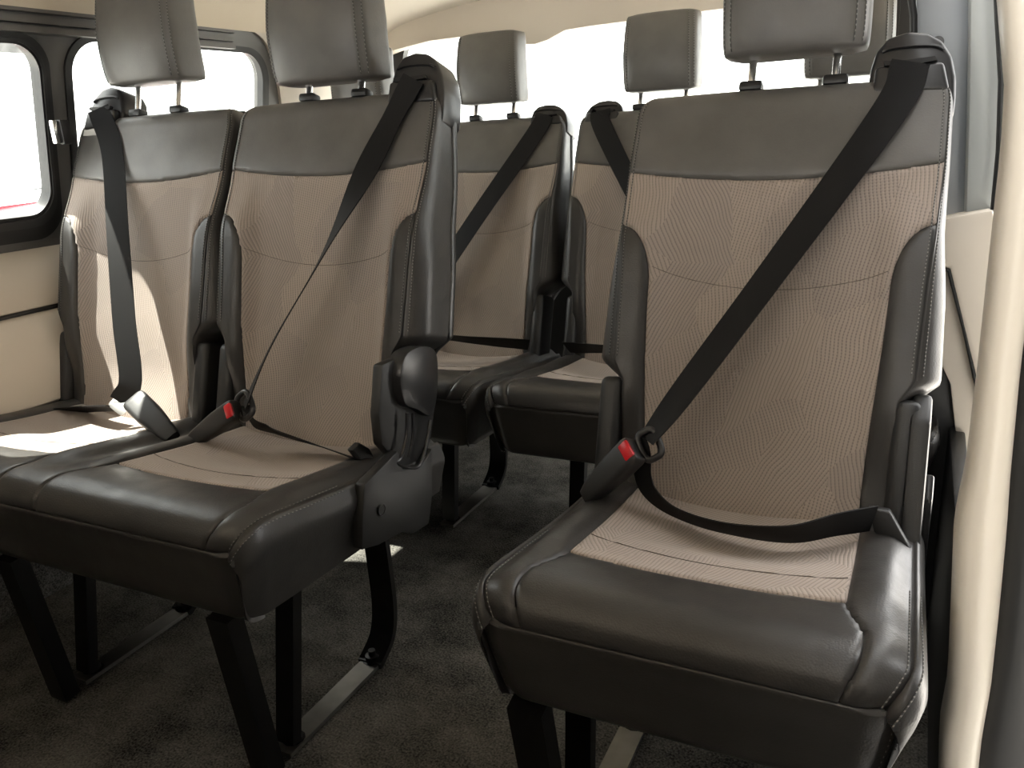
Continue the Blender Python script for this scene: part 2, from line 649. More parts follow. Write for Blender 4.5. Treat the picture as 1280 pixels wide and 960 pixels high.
class Seat:
    """one recipe: where the hinge is, how far the back leans, how wide it is"""

    def __init__(self, lean, dz, kx=1.0, hy=.418, gk=1.0):
        self.gk = gk
        self.lean = lean; self.dz = dz; self.kx = kx; self.hy = hy
        self.cache = {}

    def T(self, x, n, h, cx=0):
        c, s = math.cos(self.lean), math.sin(self.lean)
        return (cx + x * self.kx, self.hy + h * s - n * c, .427 + self.dz + h * c + n * s)

    def back(self):
        if 'back' in self.cache:
            return self.cache['back']
        S = list(np.linspace(-.05, .6, 118)) + list(np.linspace(.606, .66, 9)) + list(np.linspace(.666, .70, 5))
        P, prm = [], []
        for s in S:
            W = ws(min(s, .6))
            qs = list(-W - np.linspace(.1, .004, 12)) + list(np.linspace(-W, W, 91)) + list(W + np.linspace(.004, .1, 12))
            P.append([self.T(*back_pt(q, s)) for q in qs])
            prm.append([(q, s, abs(q) - W) for q in qs])
        tree = (lambda p: p[2] - 1e-4, 'side',
                (lambda p: p[1] - s_fab(p[0]), 'upper',
                 (lambda p: f_bol(abs(p[0]), p[1]), (lambda p: p[0], 'bolR', 'bolL'), 'fabric')))
        dn = np.array(self.T(0, -.0038, 0)) - np.array(self.T(0, 0, 0))

        def sink(p, q):
            if q[2] > -.001:      # outer edge seam: sink diagonally
                return (p[0] - math.copysign(.0022, q[0]), p[1] + dn[1] * .6, p[2] + dn[2] * .6)
            return tuple(np.array(p) + dn)
        parts = split_grid(P, prm, tree, sink)
        sides = []
        for sg in (-1, 1):
            for off in (-.0062, .0075):
                L = []
                for s in np.linspace(.2, .62, 60):
                    W = ws(min(s, .6))
                    x, n, h = back_pt(sg * (W + off), s)
                    L.append(self.T(x + sg * .0004, n + .0007, h))
                sides.append(L)
        self.cache['back'] = (parts, sides)
        return self.cache['back']

    def add_back(self, root, cx, guide):
        parts, lines = self.back()

        def sh(name, key, mat, par, label=None):
            if ('me', key) not in self.cache:
                self.cache['me', key] = []
                for vs_, fs_ in islands(*parts[key]):
                    o = mesh_obj(name, vs_, fs_, mat, par)
                    self.cache['me', key].append(o.data)
                    if label: o['label'] = label
            else:
                for me in self.cache['me', key]:
                    o = bpy.data.objects.new(name, me)
                    COL.objects.link(o); o.parent = par
                    if label: o['label'] = label
        # hard shell behind the padding
        if 'shell' not in self.cache:
            pts = []
            for s in np.linspace(.0, .6, 25):
                pts.append((ws(s) + flare(s) + .002, s))
            pts += [(.224, .622), (.205, .640)]
            loop = pts + [(-x, s) for x, s in pts[::-1]]
            b = prism_obj('backrest', [self.T(x, NB + .006 + .02 * sm(.45, .62, s), s) for x, s in loop],
                          tuple(np.array(self.T(0, -.016, 0)) - np.array(self.T(0, 0, 0))), SHELL, root, .004)
            self.cache['shell'] = b.data
        else:
            b = bpy.data.objects.new('backrest', self.cache['shell'])
            COL.objects.link(b); b.parent = root
        b.location.x = cx
        sh('side_panel', 'side', LEATHER, b)
        sh('cloth_panel', 'fabric', FAB_B, b, 'tan ribbed cloth panel')
        sh('upper_panel', 'upper', LEATHER_LIT, b, 'black leather top panel, lightened for the light on it')
        sh('bolster', 'bolL', LEATHER, b)
        sh('bolster', 'bolR', LEATHER, b)
        add_stitching(lines, b, self.cache)
        for sg in (-1, 1):
            if ('pipe', sg) not in self.cache:
                L = []
                for s in np.linspace(.195, .625, 70):
                    x, n, h = back_pt(sg * (ws(min(s, .6)) + .0005), s)
                    L.append(self.T(x, n - .0006, h))
                self.cache['pipe', sg] = tube_obj('piping', L, .0024, PIPE, b, 8).data
            else:
                o = bpy.data.objects.new('piping', self.cache['pipe', sg]); COL.objects.link(o); o.parent = b
        if 'seam' not in self.cache:
            L = []
            for x in np.linspace(-.168, .168, 50):
                sq = .345 - .028 * (1 - (x / .172) ** 2)
                q = back_pt(x, sq)
                L.append(self.T(q[0], q[1] + .0002, q[2]))
            self.cache['seam'] = tube_obj('cloth_seam', L, .0006, SEAMM, b, 5).data
        else:
            o = bpy.data.objects.new('cloth_seam', self.cache['seam']); COL.objects.link(o); o.parent = b
        # belt guide on one shoulder
        if guide:
            self.guide(b, guide)
        return b

    def guide(self, b, sg):
        k = self.gk
        prof = [(-.060, .60), (-.058, .650), (-.052, .678), (-.038, .697), (-.012, .704), (.014, .700), (.034, .686), (.048, .662), (.055, .632), (.057, .600), (.056, .575), (.042, .572), (.03, .59)]
        prof = [(x, .6 + (h - .6) * k) for x, h in prof]
        cx = sg * (.176 if sg > 0 else .168)
        D = np.array(self.T(0, 0, 0))

        def ext(d):
            return tuple(np.array(self.T(0, d, 0)) - D)
        bm = bmesh.new()
        prism(bm, [self.T(cx + sg * x, -.014, h) for x, h in prof], ext(-.070), .012, 3)
        g = bm_obj('belt_guide', bm, PLASTIC_S, b, 50)
        bm = bmesh.new()
        lip = [(-.052, .607), (-.05, .648), (.038, .648), (.048, .607)]
        prism(bm, [self.T(cx + sg * x, .002, .6 + (h - .6) * k) for x, h in lip], ext(-.03), .006, 3)
        bm_obj('guide_lip', bm, PLASTIC_S, b, 50)
        bm = bmesh.new()
        sl = [(-.038, .647), (-.040, .6535), (-.012, .6525), (.026, .6550), (.029, .649), (.0, .6455)]
        prism(bm, [self.T(cx + sg * x, .0035, .6 + (h - .6) * k) for x, h in sl], ext(-.008))
        bm_obj('belt_slot', bm, SLOT, b, 50)
        bm = bmesh.new()
        tube(bm, [self.T(cx + sg * x, -.0125, .6 + (h - .6) * k) for x, h in catmull([(-.044, .675), (-.03, .679), (.0, .680), (.026, .677), (.036, .671)], 14)], .0026, 6)
        bm_obj('guide_ridge', bm, PLASTIC_S, b, 60)

    def headrest(self, root, cx, dh=0.0, dx=0.0, w=.222, hgt=.205, post=.062, d=.098):
        """rounded pad on two steel posts"""
        h0 = .676 + dh
        tl = math.radians(-17)

        def HT(x, n, h):
            a, c = n + .03, h - h0
            return self.T(x, -.03 + a * math.cos(tl) - c * math.sin(tl), h0 + c * math.cos(tl) + a * math.sin(tl))
        nu, nv = 40, 26
        vs, fs = [], []
        # rounded box: x cross section along height with superellipse depth
        ring_n = 56
        rows = []
        for i in range(nv + 1):
            t = -1 + 2 * i / nv
            tt = math.copysign(abs(t) ** .55, t)
            e = (1 - abs(tt) ** 7) ** (1 / 7.)
            hw = w / 2 * (1.0 - .05 * max(0, tt)) * (.80 + .20 * e if abs(tt) < .999 else .80)
            hd = d / 2 * (.62 + .38 * e if abs(tt) < .999 else .62) * (1.0 - .10 * max(0, tt))
            h = h0 + hgt / 2 + tt * hgt / 2
            nc = .012 - .022 * ((tt + .2) ** 2) * .5
            ring = []
            for k in range(ring_n):
                a = 2 * PI * k / ring_n
                c, s = math.cos(a), math.sin(a)
                x = hw * math.copysign(abs(c) ** .36, c)
                y = hd * math.copysign(abs(s) ** .42, s)
                if y > 0:
                    y += .010 * (1 - (x / hw) ** 2)
                # stitched seam groove on both cheeks
                g = math.exp(-((abs(x) - (hw - .012)) / .003) ** 2) if y > 0 and abs(tt) < .97 else 0
                ring.append(HT(x + dx, nc - .03 + y - .0025 * g, h))
            rows.append(ring)
        idx = []
        for ring in rows:
            idx.append([len(vs) + k for k in range(ring_n)]); vs += ring
        for A, B in zip(idx, idx[1:]):
            for k in range(ring_n):
                fs.append((A[k], A[(k + 1) % ring_n], B[(k + 1) % ring_n], B[k]))
        fs.append(tuple(idx[0][::-1])); fs.append(tuple(idx[-1]))
        o = mesh_obj('headrest', vs, fs, LEATHER_LIT, root)
        o.location.x = cx
        o['label'] = 'black leather headrest pad'
        lines = []
        for sg in (-1, 1):
            for off in (.006, .017):
                L = []
                for i in range(2, nv - 1):
                    t = -1 + 2 * i / nv
                    tt = math.copysign(abs(t) ** .55, t)
                    e = (1 - abs(tt) ** 7) ** (1 / 7.)
                    hw = w / 2 * (1.0 - .05 * max(0, tt)) * (.80 + .20 * e)
                    hd = d / 2 * (.62 + .38 * e) * (1.0 - .10 * max(0, tt))
                    x = hw - off
                    c = (x / hw) ** (1 / .36)
                    s = math.sqrt(max(0, 1 - c * c))
                    y = hd * s ** .42 + .010 * (1 - (x / hw) ** 2)
                    L.append(HT(sg * x + dx, .012 - .022 * ((tt + .2) ** 2) * .5 - .03 + y + .0006, h0 + hgt / 2 + tt * hgt / 2))
                lines.append(L)
        add_stitching(lines, o)
        for sg in (-1, 1):
            p = tube_obj('post', [self.T(sg * post + dx, -.03, .60), self.T(sg * post + dx, -.026, h0 + .03)], .0062, CHROME, o, 14)
            p['label'] = 'polished steel headrest post'
            bm = bmesh.new()
            box(bm, (0, 0, 0), (.036, .026, .016), None, .005, 2)
            Rm = Matrix.Rotation(-self.lean, 3, 'X')
            for v in bm.verts:
                v.co = Rm @ v.co + Vector(self.T(sg * post + dx, -.03, .643))
            bm_obj('post_collar', bm, PLASTIC, o)
        return o

    # ---- cushion: k runs along the profile from the back to under the front edge
    def cushion(self, root, centres):
        kx, dz = self.kx, self.dz
        prof = catmull([(.50, .412), (.418, .425), (.30, .436), (.20, .450), (.137, .460), (.08, .470), (.045, .4735), (.020, .469),
                        (.004, .456), (-.004, .438), (-.004, .42), (.002, .39), (.007, .355), (.012, .328), (.022, .314), (.045, .308)], 150)
        NR = len(prof)
        c0, c1 = min(centres), max(centres)
        WH = .231

        ifr = min(range(NR), key=lambda i: prof[i][0])

        def xo(D):
            return .014 * math.sin(min(1, max(0, D) / .04) * PI / 2) - .034 * max(0, D - .04) / .12

        fp = [(p[1], p[0]) for p in prof[ifr:]][::-1]

        def yf(Z):
            return float(np.interp(Z, [a for a, _ in fp], [b for _, b in fp]))

        def Wy(y):
            return WH - (.026 * (1 - math.sqrt(max(0, 1 - min(1, max(0, (.04 - y) / .046)) ** 2))))

        def near(x):
            c = min(centres, key=lambda c: abs(x - c))
            return x - c

        def fabf(xr):
            return .137 - .010 * (1 - min(1, (xr / .163) ** 2))

        def ur(y):
            return .163 + .022 * (1 - sm(.055, .137, y))

        def f_fab(xr, y):
            return min(.163 - abs(xr), y - fabf(xr))

        def f_roll(xr, y, z):
            return min(ur(y) - abs(xr), fabf(xr) - y)

        SEAM = .432
        qs0 = np.linspace(c0 - WH, c1 + WH, int((c1 - c0 + 2 * WH) / .0052))
        P, prm = [], []
        for i, (y, z) in enumerate(prof):
            a = prof[max(0, i - 1)]; b = prof[min(NR - 1, i + 1)]
            ty, tz = b[0] - a[0], b[1] - a[1]
            L = math.hypot(ty, tz) + 1e-9
            ny, nz = tz / L, -ty / L          # outward (up on top, forwards on the face)
            if nz < 0 and ny > 0:
                ny, nz = -ny, -nz
            W = Wy(y)
            # scale lateral positions so the outer edge follows the rounded plan
            zb = .312 - .006 * sm(0, .3, y)
            row, pr = [], []
            qs = [c0 - WH - e for e in np.linspace(.12, .004, 13)] + list(qs0) + [c1 + WH + e for e in np.linspace(.004, .12, 13)]
            front = z < SEAM + .002 and y < .1
            fr = sm(.10, .0, y)
            flat = i > ifr
            for q in qs:
                if q < c0 - WH or q > c1 + WH:
                    sg = -1 if q < c0 else 1
                    e = (q - (c1 + WH)) if sg > 0 else (c0 - WH - q)
                    t = min(1, e / .12)
                    xe = (c1 + W) if sg > 0 else (c0 - W)
                    zz = z
                    Dr = .4735 - z if flat else 0
                    if flat:
                        P_ = (kx * (xe + sg * xo(Dr)), y, z + dz)
                    else:
                        Z = zz - max(0, zz - zb) * t ** 1.1
                        X = xe + sg * (xo(zz - Z) + .0)
                        Y = y + fr * (yf(min(Z, .438)) + .004) * sm(0, .2, t)
                        g = .003 * math.exp(-(t / .04) ** 2)
                        P_ = (kx * X, Y, Z - g + dz)
                    row.append(P_)
                    pr.append((q, y, z, e, 0 if i < 100 else 1))
                else:
                    xr = near(q)
                    # pull the outermost strip inwards at the front corners
                    X = q
                    if q > c1:
                        X = c1 + (q - c1) * W / WH
                    if q < c0:
                        X = c0 + (q - c0) * W / WH
                    if flat:
                        o_ = xo(.4735 - z)
                        X += o_ * (sm(.10, .231, q - c1) - sm(.10, .231, c0 - q))
                    off = 0
                    top = sm(.09, .16, y)
                    off -= (.005 * top + .012 * sm(.19, .27, y)) * max(0, 1 - (xr / .168) ** 2)
                    off += .008 * sm(.15, .19, abs(xr)) * (1 - sm(.2, .231, abs(xr)) * .8) * top
                    if len(centres) > 1:
                        mid = (c0 + c1) / 2
                        off -= .010 * math.exp(-((q - mid) / .035) ** 2) * sm(.0, .2, y)
                    else:
                        pass
                    # edges roll down a little
                    out = max(q - c1, c0 - q)
                    off -= .010 * sm(.19, .231, out) ** 2
                    g = 0
                    if y < .6 and not front:
                        g += math.exp(-(f_fab(xr, y) / .0045) ** 2)
                        if y < fabf(xr):
                            g += math.exp(-(f_roll(xr, y, z) / .0045) ** 2)
                        elif abs(xr) < .163:
                            g += .5 * math.exp(-((y - (.215 - .02 * (1 - (xr / .163) ** 2))) / .004) ** 2)
                    if y < .1:
                        g += .9 * math.exp(-((z - SEAM) / .0026) ** 2)
                    off -= .0014 * min(1, g)
                    row.append((kx * X, y + ny * off, z + nz * off + dz))
                    pr.append((q, y, z, -max(0.0, 0.0) + max(c0 - WH - q, q - c1 - WH), 0 if i < 100 else 1))
            P.append(row); prm.append(pr)
        tree = (lambda p: p[3] - 1e-4, 'side',
                (lambda p: (SEAM - p[2]) if p[1] < .1 else -1, 'skirt',
                 (lambda p: f_fab(near(p[0]), p[1]), (lambda p: p[0] - (c0 + c1) / 2 if len(centres) > 1 else 1, 'fabric1', 'fabric0'),
                  (lambda p: f_roll(near(p[0]), p[1], p[2]), (lambda p: p[0] - (c0 + c1) / 2 if len(centres) > 1 else 1, 'roll1', 'roll0'), 'bolster'))))
        def sink(p, q):
            if q[3] > -.001:
                sg = -1 if q[0] < (c0 + c1) / 2 else 1
                return (p[0] - sg * .002, p[1] + (.002 if q[1] < .03 else 0), p[2] - .002)
            if q[1] < .03 and q[2] < .455:
                return (p[0], p[1] + .0036, p[2])
            return (p[0], p[1] + (.0015 if q[1] < .05 else 0), p[2] - .0036)
        parts = split_grid(P, prm, tree, sink)
        cu = box_obj('cushion', (kx * (c0 + c1) / 2, .27, .335 + dz), (kx * (c1 - c0 + .38), .44, .05), PLASTIC, root, .006)
        cu['label'] = 'seat cushion on a black base pan'

        def put(name, key, mat, label=None):
            if key in parts:
                for vs_, fs_ in islands(*parts[key]):
                    o = mesh_obj(name, vs_, fs_, mat, cu)
                    if label: o['label'] = label
        put('side_panel', 'side', LEATHER)
        for k in ('fabric0', 'fabric1'):
            put('cloth_panel', k, FAB_C, 'tan ribbed cloth panel')
        for k in ('roll0', 'roll1'):
            put('front_roll', k, LEATHER)
        put('leather_border', 'bolster', LEATHER)
        put('front_skirt', 'skirt', LEATHER)
        n0 = 13; n1 = len(P[0]) - 14
        lines = []
        for j, sg, outer_ in ((n0 + 1, -1, 0), (n0 - 2, -1, 1), (n1 - 1, 1, 0), (n1 + 2, 1, 1)):
            L = []
            for i in range(28, NR - 8):
                p = P[i][j]
                if i > ifr:
                    p = P[i][n0 if sg < 0 else n1]
                    if outer_: p = (p[0] + sg * .0010, p[1] + .007, p[2])
                    else: p = (p[0] - sg * .006, p[1] - .0008, p[2])
                    L.append(p)
                else:
                    L.append((p[0], p[1] - (.0006 if p[2] < .45 + dz else 0), p[2] + .0006))
            lines.append(L)
        add_stitching(lines, cu)
        for c in centres:
            L = []
            for xr in np.linspace(-.160, .160, 40):
                yq = .205 - .022 * (1 - (xr / .163) ** 2)
                i = min(range(NR), key=lambda i: abs(prof[i][0] - yq) + (9 if i > ifr else 0))
                j = min(range(len(P[i])), key=lambda j: abs(prm[i][j][0] - (c + xr)))
                L.append((kx * (c + xr), yq, P[i][j][2] + .0003))
            tube_obj('cloth_seam', L, .0007, SEAMM, cu, 5)
        return cu


def side_fab_xz(px, py, x):
    p = on(px, py, x=x)
    return p


# ------------------------------------------------------------------ front double seat (left of the aisle)
YF = .689
XL1, XL2, XR = -1.475, -.999, -.1995
BX = (XL1 + XL2) / 2
LEAN = math.radians(17.6)
front = Seat(LEAN, 0.0)
bench = thing('double_seat', (BX, YF, 0), 'black leather and tan cloth double passenger seat at left, in front of the side windows', 'seat')
cL, cR = XL1 - BX, XL2 - BX
front.cushion(bench, [cL, cR])
front.add_back(bench, cL, -1)
front.add_back(bench, cR, 1)
front.headrest(bench, cL, .026, -.018, w=.228)
front.headrest(bench, cR, -.010, -.018, w=.232)


def loc_pts(pxs, x, root):
    o = np.array(root.location)
    return [tuple(on(a, b, x=x) - o) for a, b in pxs]


XS = -.746   # outer plane of the double seat's aisle side


def smooth_loop(P, n=60):
    P = [np.array(p) for p in P]
    m = len(P)
    out = []
    for i in range(m):
        a, b, c, d = P[(i - 1) % m], P[i], P[(i + 1) % m], P[(i + 2) % m]
        for k in range(max(2, n // m)):
            u = k / max(2, n // m)
            out.append(tuple(.5 * ((2 * b) + (c - a) * u + (2 * a - 5 * b + 4 * c - d) * u * u + (3 * b - a - 3 * c + d) * u ** 3)))
    return out


# reclining hinge on the aisle side: cover, lever cap, handle loop, lower bracket
cov = prism_obj('recliner_cover', loc_pts([(478, 456), (505, 444), (520, 436), (542, 440), (546, 470), (545, 506), (540, 545), (531, 580), (503, 586), (490, 570), (478, 556), (474, 520)], XS - .012, bench), (-.020, 0, 0), PLASTIC, bench, .005)
cap = prism_obj('lever_cap', smooth_loop(loc_pts([(503, 455), (512, 440), (530, 433), (545, 440), (548, 470), (545, 505), (538, 520), (522, 512), (507, 505), (501, 480)], XS + .004, bench)), (-.03, 0, 0), PLASTIC_S, cov, .004)
hl = catmull(loc_pts([(509, 516), (508, 545), (502, 570), (496, 579), (512, 585), (525, 580), (534, 550), (538, 525)], XS + .002, bench), 50)
tube_obj('handle_loop', hl, .0032, PLASTIC_S, cov, 8)
tube_obj('handle_rib', catmull(loc_pts([(516, 516), (516, 545), (511, 572)], XS - .004, bench), 16), .0028, PLASTIC_S, cov, 8)
brk = prism_obj('side_bracket', loc_pts([(453, 688), (454, 640), (456, 606), (468, 594), (498, 563), (504, 585), (528, 582), (541, 560), (541, 620), (537, 655), (517, 668), (505, 665), (474, 682)], XS + .004, bench), (-.02, 0, 0), PLASTIC, bench, .004)
hc = on(477, 637, x=XS + .006) - np.array(bench.location)
bm = bmesh.new()
tube(bm, [hc + np.array([-.004, 0, 0]), hc + np.array([.0005, 0, 0])], .0085, 20)
bm_obj('bolt_hole', bm, SLOT, brk)
bm = bmesh.new()
tube(bm, [hc + np.array([.0008, .009 * math.cos(t), .009 * math.sin(t)]) for t in np.linspace(0, 2 * PI, 24)], .0012, 6)
bm_obj('bolt_ring', bm, PLASTIC_S, brk)
# inner hinge covers between the two backs and on the window side
for cx, xx in ((cL, .205), (cR, -.205), (cL, -.21)):
    box_obj('hinge_cover', (cx + xx, .455, .475), (.036, .085, .20), PLASTIC, bench, .012, Matrix.Rotation(-LEAN, 3, 'X'), 3)


def leg_frame(root, x, ya, yb, front_y, rear_y, ztop=.312):
    """floor bar with a bolt at each end, straight front leg and a rear leg that bends into the bar"""
    fl = bar_obj('leg', [(x, front_y, ztop), (x, ya, .02)], (1, 0, 0), .036, .020, LEGM, root)
    rl = bar_obj('leg', catmull([(x, rear_y, ztop), (x, rear_y + .004, .20), (x, rear_y + .004, .10), (x, rear_y - .012, .045), (x, rear_y - .05, .016), (x, yb - .01, .012)], 26), (1, 0, 0), .050, .012, LEGM, root)
    fb = bar_obj('foot_bar', [(x, ya - .02, .011), (x, yb + .01, .011)], (1, 0, 0), .040, .008, STEEL, root)
    fb['label'] = 'worn bare steel foot bar on the floor'
    for yy in (ya + .012, yb - .0):
        bm = bmesh.new()
        tube(bm, [(x, yy, z_) for z_ in (.012, .0155, .016, .026, .0265, .036)], [.019, .019, .0135, .0135, .007, .007], 12)
        bo = bm_obj('bolt', bm, LEGM, root, 30)
    return fl


leg_frame(bench, -.855 - BX, .80 - YF, 1.035 - YF, .86 - YF, 1.085 - YF)
leg_frame(bench, -1.345 - BX, .80 - YF, 1.035 - YF, .86 - YF, 1.085 - YF)
bar_obj('leg', [(-.85 - BX, .715 - YF, .31), (-.85 - BX, .745 - YF, .01)], (1, 0, 0), .042, .03, LEGM, bench)
bar_obj('leg', [(-1.335 - BX, .715 - YF, .31), (-1.335 - BX, .745 - YF, .01)], (1, 0, 0), .042, .03, LEGM, bench)
bar_obj('cross_tube', [(-1.40 - BX, .80 - YF, .315), (-.80 - BX, .80 - YF, .315)], (0, 1, 0), .03, .02, LEGM, bench)

# ------------------------------------------------------------------ single seat (right)
YR = .710
single = thing('single_seat', (XR, YR, 0), 'single black leather and tan cloth passenger seat at right, beside the beige door pillar', 'seat')
rs = Seat(math.radians(21.5), -.022)
rs.cushion(single, [0.0])
rs.add_back(single, 0.0, 1)
rs.headrest(single, 0.0, .010, .008, w=.212)
for xx in (-.215, .208):
    box_obj('hinge_cover', (xx, .455, .455), (.036, .085, .22), PLASTIC, single, .012, Matrix.Rotation(-LEAN, 3, 'X'), 3)
prism_obj('recliner_cover', [(.212, .36, .29), (.212, .375, .40), (.212, .43, .55), (.212, .47, .575), (.212, .52, .56), (.212, .50, .44), (.212, .48, .29)], (.025, 0, 0), PLASTIC, single, .006)
prism_obj('recliner_lever', [(.236, .43, .33), (.236, .425, .44), (.236, .445, .47), (.236, .465, .46), (.236, .46, .33)], (.012, 0, 0), PLASTIC_S, single, .004)
leg_frame(single, -.150, .10, .345, .13, .395, .29)
leg_frame(single, .150, .10, .345, .13, .395, .29)
bar_obj('leg', [(-.175, .02, .29), (-.175, .07, .01)], (1, 0, 0), .046, .03, LEGM, single)
bar_obj('leg', [(.175, .02, .29), (.175, .07, .01)], (1, 0, 0), .046, .03, LEGM, single)

# ------------------------------------------------------------------ rear row: two double seats side by side
YB = YF + .775
rear = Seat(LEAN, -.045, .945, .418, .62)
RC = -.832
for name_lab, x0, gl in (('rear double seat of black leather and tan cloth behind the front double seat', RC - .452, 1),
                         ('rear double seat of black leather and tan cloth behind the single seat', RC + .452, -1)):
    t = thing('double_seat', (x0, YB, 0), name_lab, 'seat')
    c = .227
    rear.cushion(t, [-c, c])
    for cx in (-c * rear.kx, c * rear.kx):
        rear.add_back(t, cx, gl if cx * gl > 0 else 0)
        rear.headrest(t, cx, .004, -.006, w=.198, hgt=.182)
        for xx in (-.19, .19):
            box_obj('hinge_cover', (cx + xx, .455, .43), (.03, .085, .20), PLASTIC, t, .012, Matrix.Rotation(-LEAN, 3, 'X'), 3)
    for lx in (-.28, .28):
        leg_frame(t, lx, .12, .35, .16, .40, .27)


# ------------------------------------------------------------------ seat belts
def buckle(par, tip, root_pt, w=.040, th=.026, red=True, side=(0, -1, .3)):
    """housing from root to tip, with the release button at the tip"""
    tip = np.array(tip, float); rt = np.array(root_pt, float)
    ax = tip - rt; L = np.linalg.norm(ax); ax /= L
    nrm = np.array(side, float); nrm -= ax * (nrm @ ax); nrm /= np.linalg.norm(nrm)
    wd = np.cross(ax, nrm)
    bm = bmesh.new()
    rings = []
    for t, kw, kt in ((0, .55, .6), (.12, .72, .8), (.45, .92, .95), (.6, 1.0, 1.0), (.92, 1.0, 1.0), (.98, .94, .92), (1.0, .82, .8)):
        ring = []
        for k in range(24):
            a = 2 * PI * k / 24
            c, s = math.cos(a), math.sin(a)
            p = rt + ax * L * t + wd * (w / 2 * kw * math.copysign(abs(c) ** .4, c)) + nrm * (th / 2 * kt * math.copysign(abs(s) ** .4, s))
            ring.append(bm.verts.new(tuple(p)))
        rings.append(ring)
    for A, B in zip(rings, rings[1:]):
        for k in range(24):
            bm.faces.new((A[k], A[(k + 1) % 24], B[(k + 1) % 24], B[k]))
    bm.faces.new(rings[0][::-1]); bm.faces.new(rings[-1])
    b = bm_obj('buckle', bm, PLASTIC, par, 60)
    if red:
        R = Matrix((Vector(wd), Vector(ax), Vector(nrm))).transposed()
        o = box_obj('release_button', tuple(tip - ax * .009 + nrm * th * .36), (w * .66, .018, .010), REDBTN, b, .003, R)
        o['label'] = 'red release button'
    return b


def tongue(par, at, ax, nrm, w=.05, L=.034, mat=None):
    """ring plate the webbing runs through, plus the blade"""
    at = np.array(at, float)
    ax = np.array(ax, float); ax /= np.linalg.norm(ax)
    nrm = np.array(nrm, float); nrm -= ax * (nrm @ ax); nrm /= np.linalg.norm(nrm)
    wd = np.cross(ax, nrm)
    bm = bmesh.new()
    loop = [at + wd * (w / 2 * math.copysign(abs(math.cos(t)) ** .6, math.cos(t))) + ax * (L / 2 * math.copysign(abs(math.sin(t)) ** .6, math.sin(t))) for t in np.linspace(0, 2 * PI, 33)]
    tube(bm, loop, .0052, 8, False)
    o = bm_obj('belt_tongue', bm, mat or PLASTIC_S, par, 60)
    bar_obj('tongue_blade', [at - ax * L * .4, at - ax * (L * .5 + .03)], tuple(wd), .022, .003, CHROME, o)
    return o


def plate_tongue(par, at, ax, nrm, w=.05, L=.03, mat=None):
    """flat rounded steel plate with the webbing folded over its far end"""
    at = np.array(at, float)
    ax = np.array(ax, float); ax /= np.linalg.norm(ax)
    nrm = np.array(nrm, float); nrm -= ax * (nrm @ ax); nrm /= np.linalg.norm(nrm)
    wd = np.cross(ax, nrm)
    loop = [at + wd * (w / 2 * math.copysign(abs(math.cos(t)) ** .4, math.cos(t))) + ax * (L / 2 * math.copysign(abs(math.sin(t)) ** .5, math.sin(t))) for t in np.linspace(0, 2 * PI, 32, endpoint=False)]
    return prism_obj('belt_tongue', [tuple(p) for p in loop], tuple(nrm * .003), mat, par, .0008)


def belt_thing(loc, label):
    return thing('seat_belt', loc, label, 'seat belt')


def rel(root, pts):
    o = np.array(root.location)
    return [tuple(np.array(p) - o) for p in pts]


# belt of the seat beside the aisle (front double seat, right place)
b2 = belt_thing((XL2, YF + .36, .47), 'black belt twisted thin across the aisle-side place of the front double seat')
p_top = np.array(front.T(.182, .008, .6475, XL2)) + np.array([0, YF, 0])
p_over = np.array(front.T(.150, .012, .585, XL2)) + np.array([0, YF, 0])
p_mid = on(400, 325, y=1.125)
p_tw = on(340, 430, y=1.06)
p_ton = on(306, 507, y=1.015)
ribbon_obj('webbing', rel(b2, [p_top, p_over, p_over * .62 + p_mid * .38, p_mid, p_tw, p_ton]),
           [(1, 0, .06), (1, 0, .12), (.95, .35, .35), (.72, -.62, .25), (.62, -.70, .1), (.8, -.5, .3)], [.05, .048, .046, .044, .044, .044], WEB, b2)
anchor = on(472, 578, x=-.80)
lap = [p_ton, on(318, 528, y=1.02), on(345, 540, y=1.04), on(395, 556, y=1.035), on(440, 572, y=1.01), on(470, 585, x=-.80)]
ribbon_obj('webbing', rel(b2, lap), [(.6, -.3, .7), (.3, -.5, .7), (.1, -.6, .6), (0, -.8, .55), (0, -.8, .5), (0, -.7, .6)], [.040, .034, .03, .036, .04, .04], WEB, b2)
tongue(b2, rel(b2, [p_ton])[0], (.75, .2, .6), (-.2, -.9, .4))
buckle(b2, rel(b2, [on(296, 511, y=1.005)])[0], rel(b2, [on(238, 553, y=1.0)])[0], side=(.25, -.8, .5))
prism_obj('belt_anchor', [tuple(np.array(p) - np.array(b2.location)) for p in [on(440, 563, x=-.80), on(450, 553, x=-.80), on(462, 560, x=-.80), on(470, 575, x=-.79), on(492, 590, x=-.79), on(478, 600, x=-.79), on(458, 585, x=-.80)]], (-.012, 0, 0), PLASTIC, b2, .003)

# belt of the window place (front double seat, left place)
b1 = belt_thing((XL1, YF + .36, .47), 'black belt hanging straight down the window-side place of the front double seat')
q_top = np.array(front.T(-.160, .008, .6475, XL1)) + np.array([0, YF, 0])
q_a = on(140, 190, y=1.25)
q_b = on(147, 290, y=1.17)
q_c = on(155, 400, y=1.10)
q_d = on(163, 475, y=1.06)
q_ton = on(150, 503, y=1.04)
ribbon_obj('webbing', rel(b1, [q_top, q_a, q_b, q_c, q_d, q_ton]), [(1, .35, .02), (1, .40, .02), (1, .45, .0), (1, .5, .0), (1, .5, .05), (1, .4, .1)], .047, WEB, b1)
tg = plate_tongue(b1, rel(b1, [on(152, 506, y=1.04)])[0], (-.75, .1, .30), (-.1, -.55, .8), .036, .05, BARE)
tg['label'] = 'bright steel tongue plate'
buckle(b1, rel(b1, [on(168, 500, y=1.03)])[0], rel(b1, [on(216, 548, y=1.0)])[0], .05, .03, False, (.1, -.6, .8))
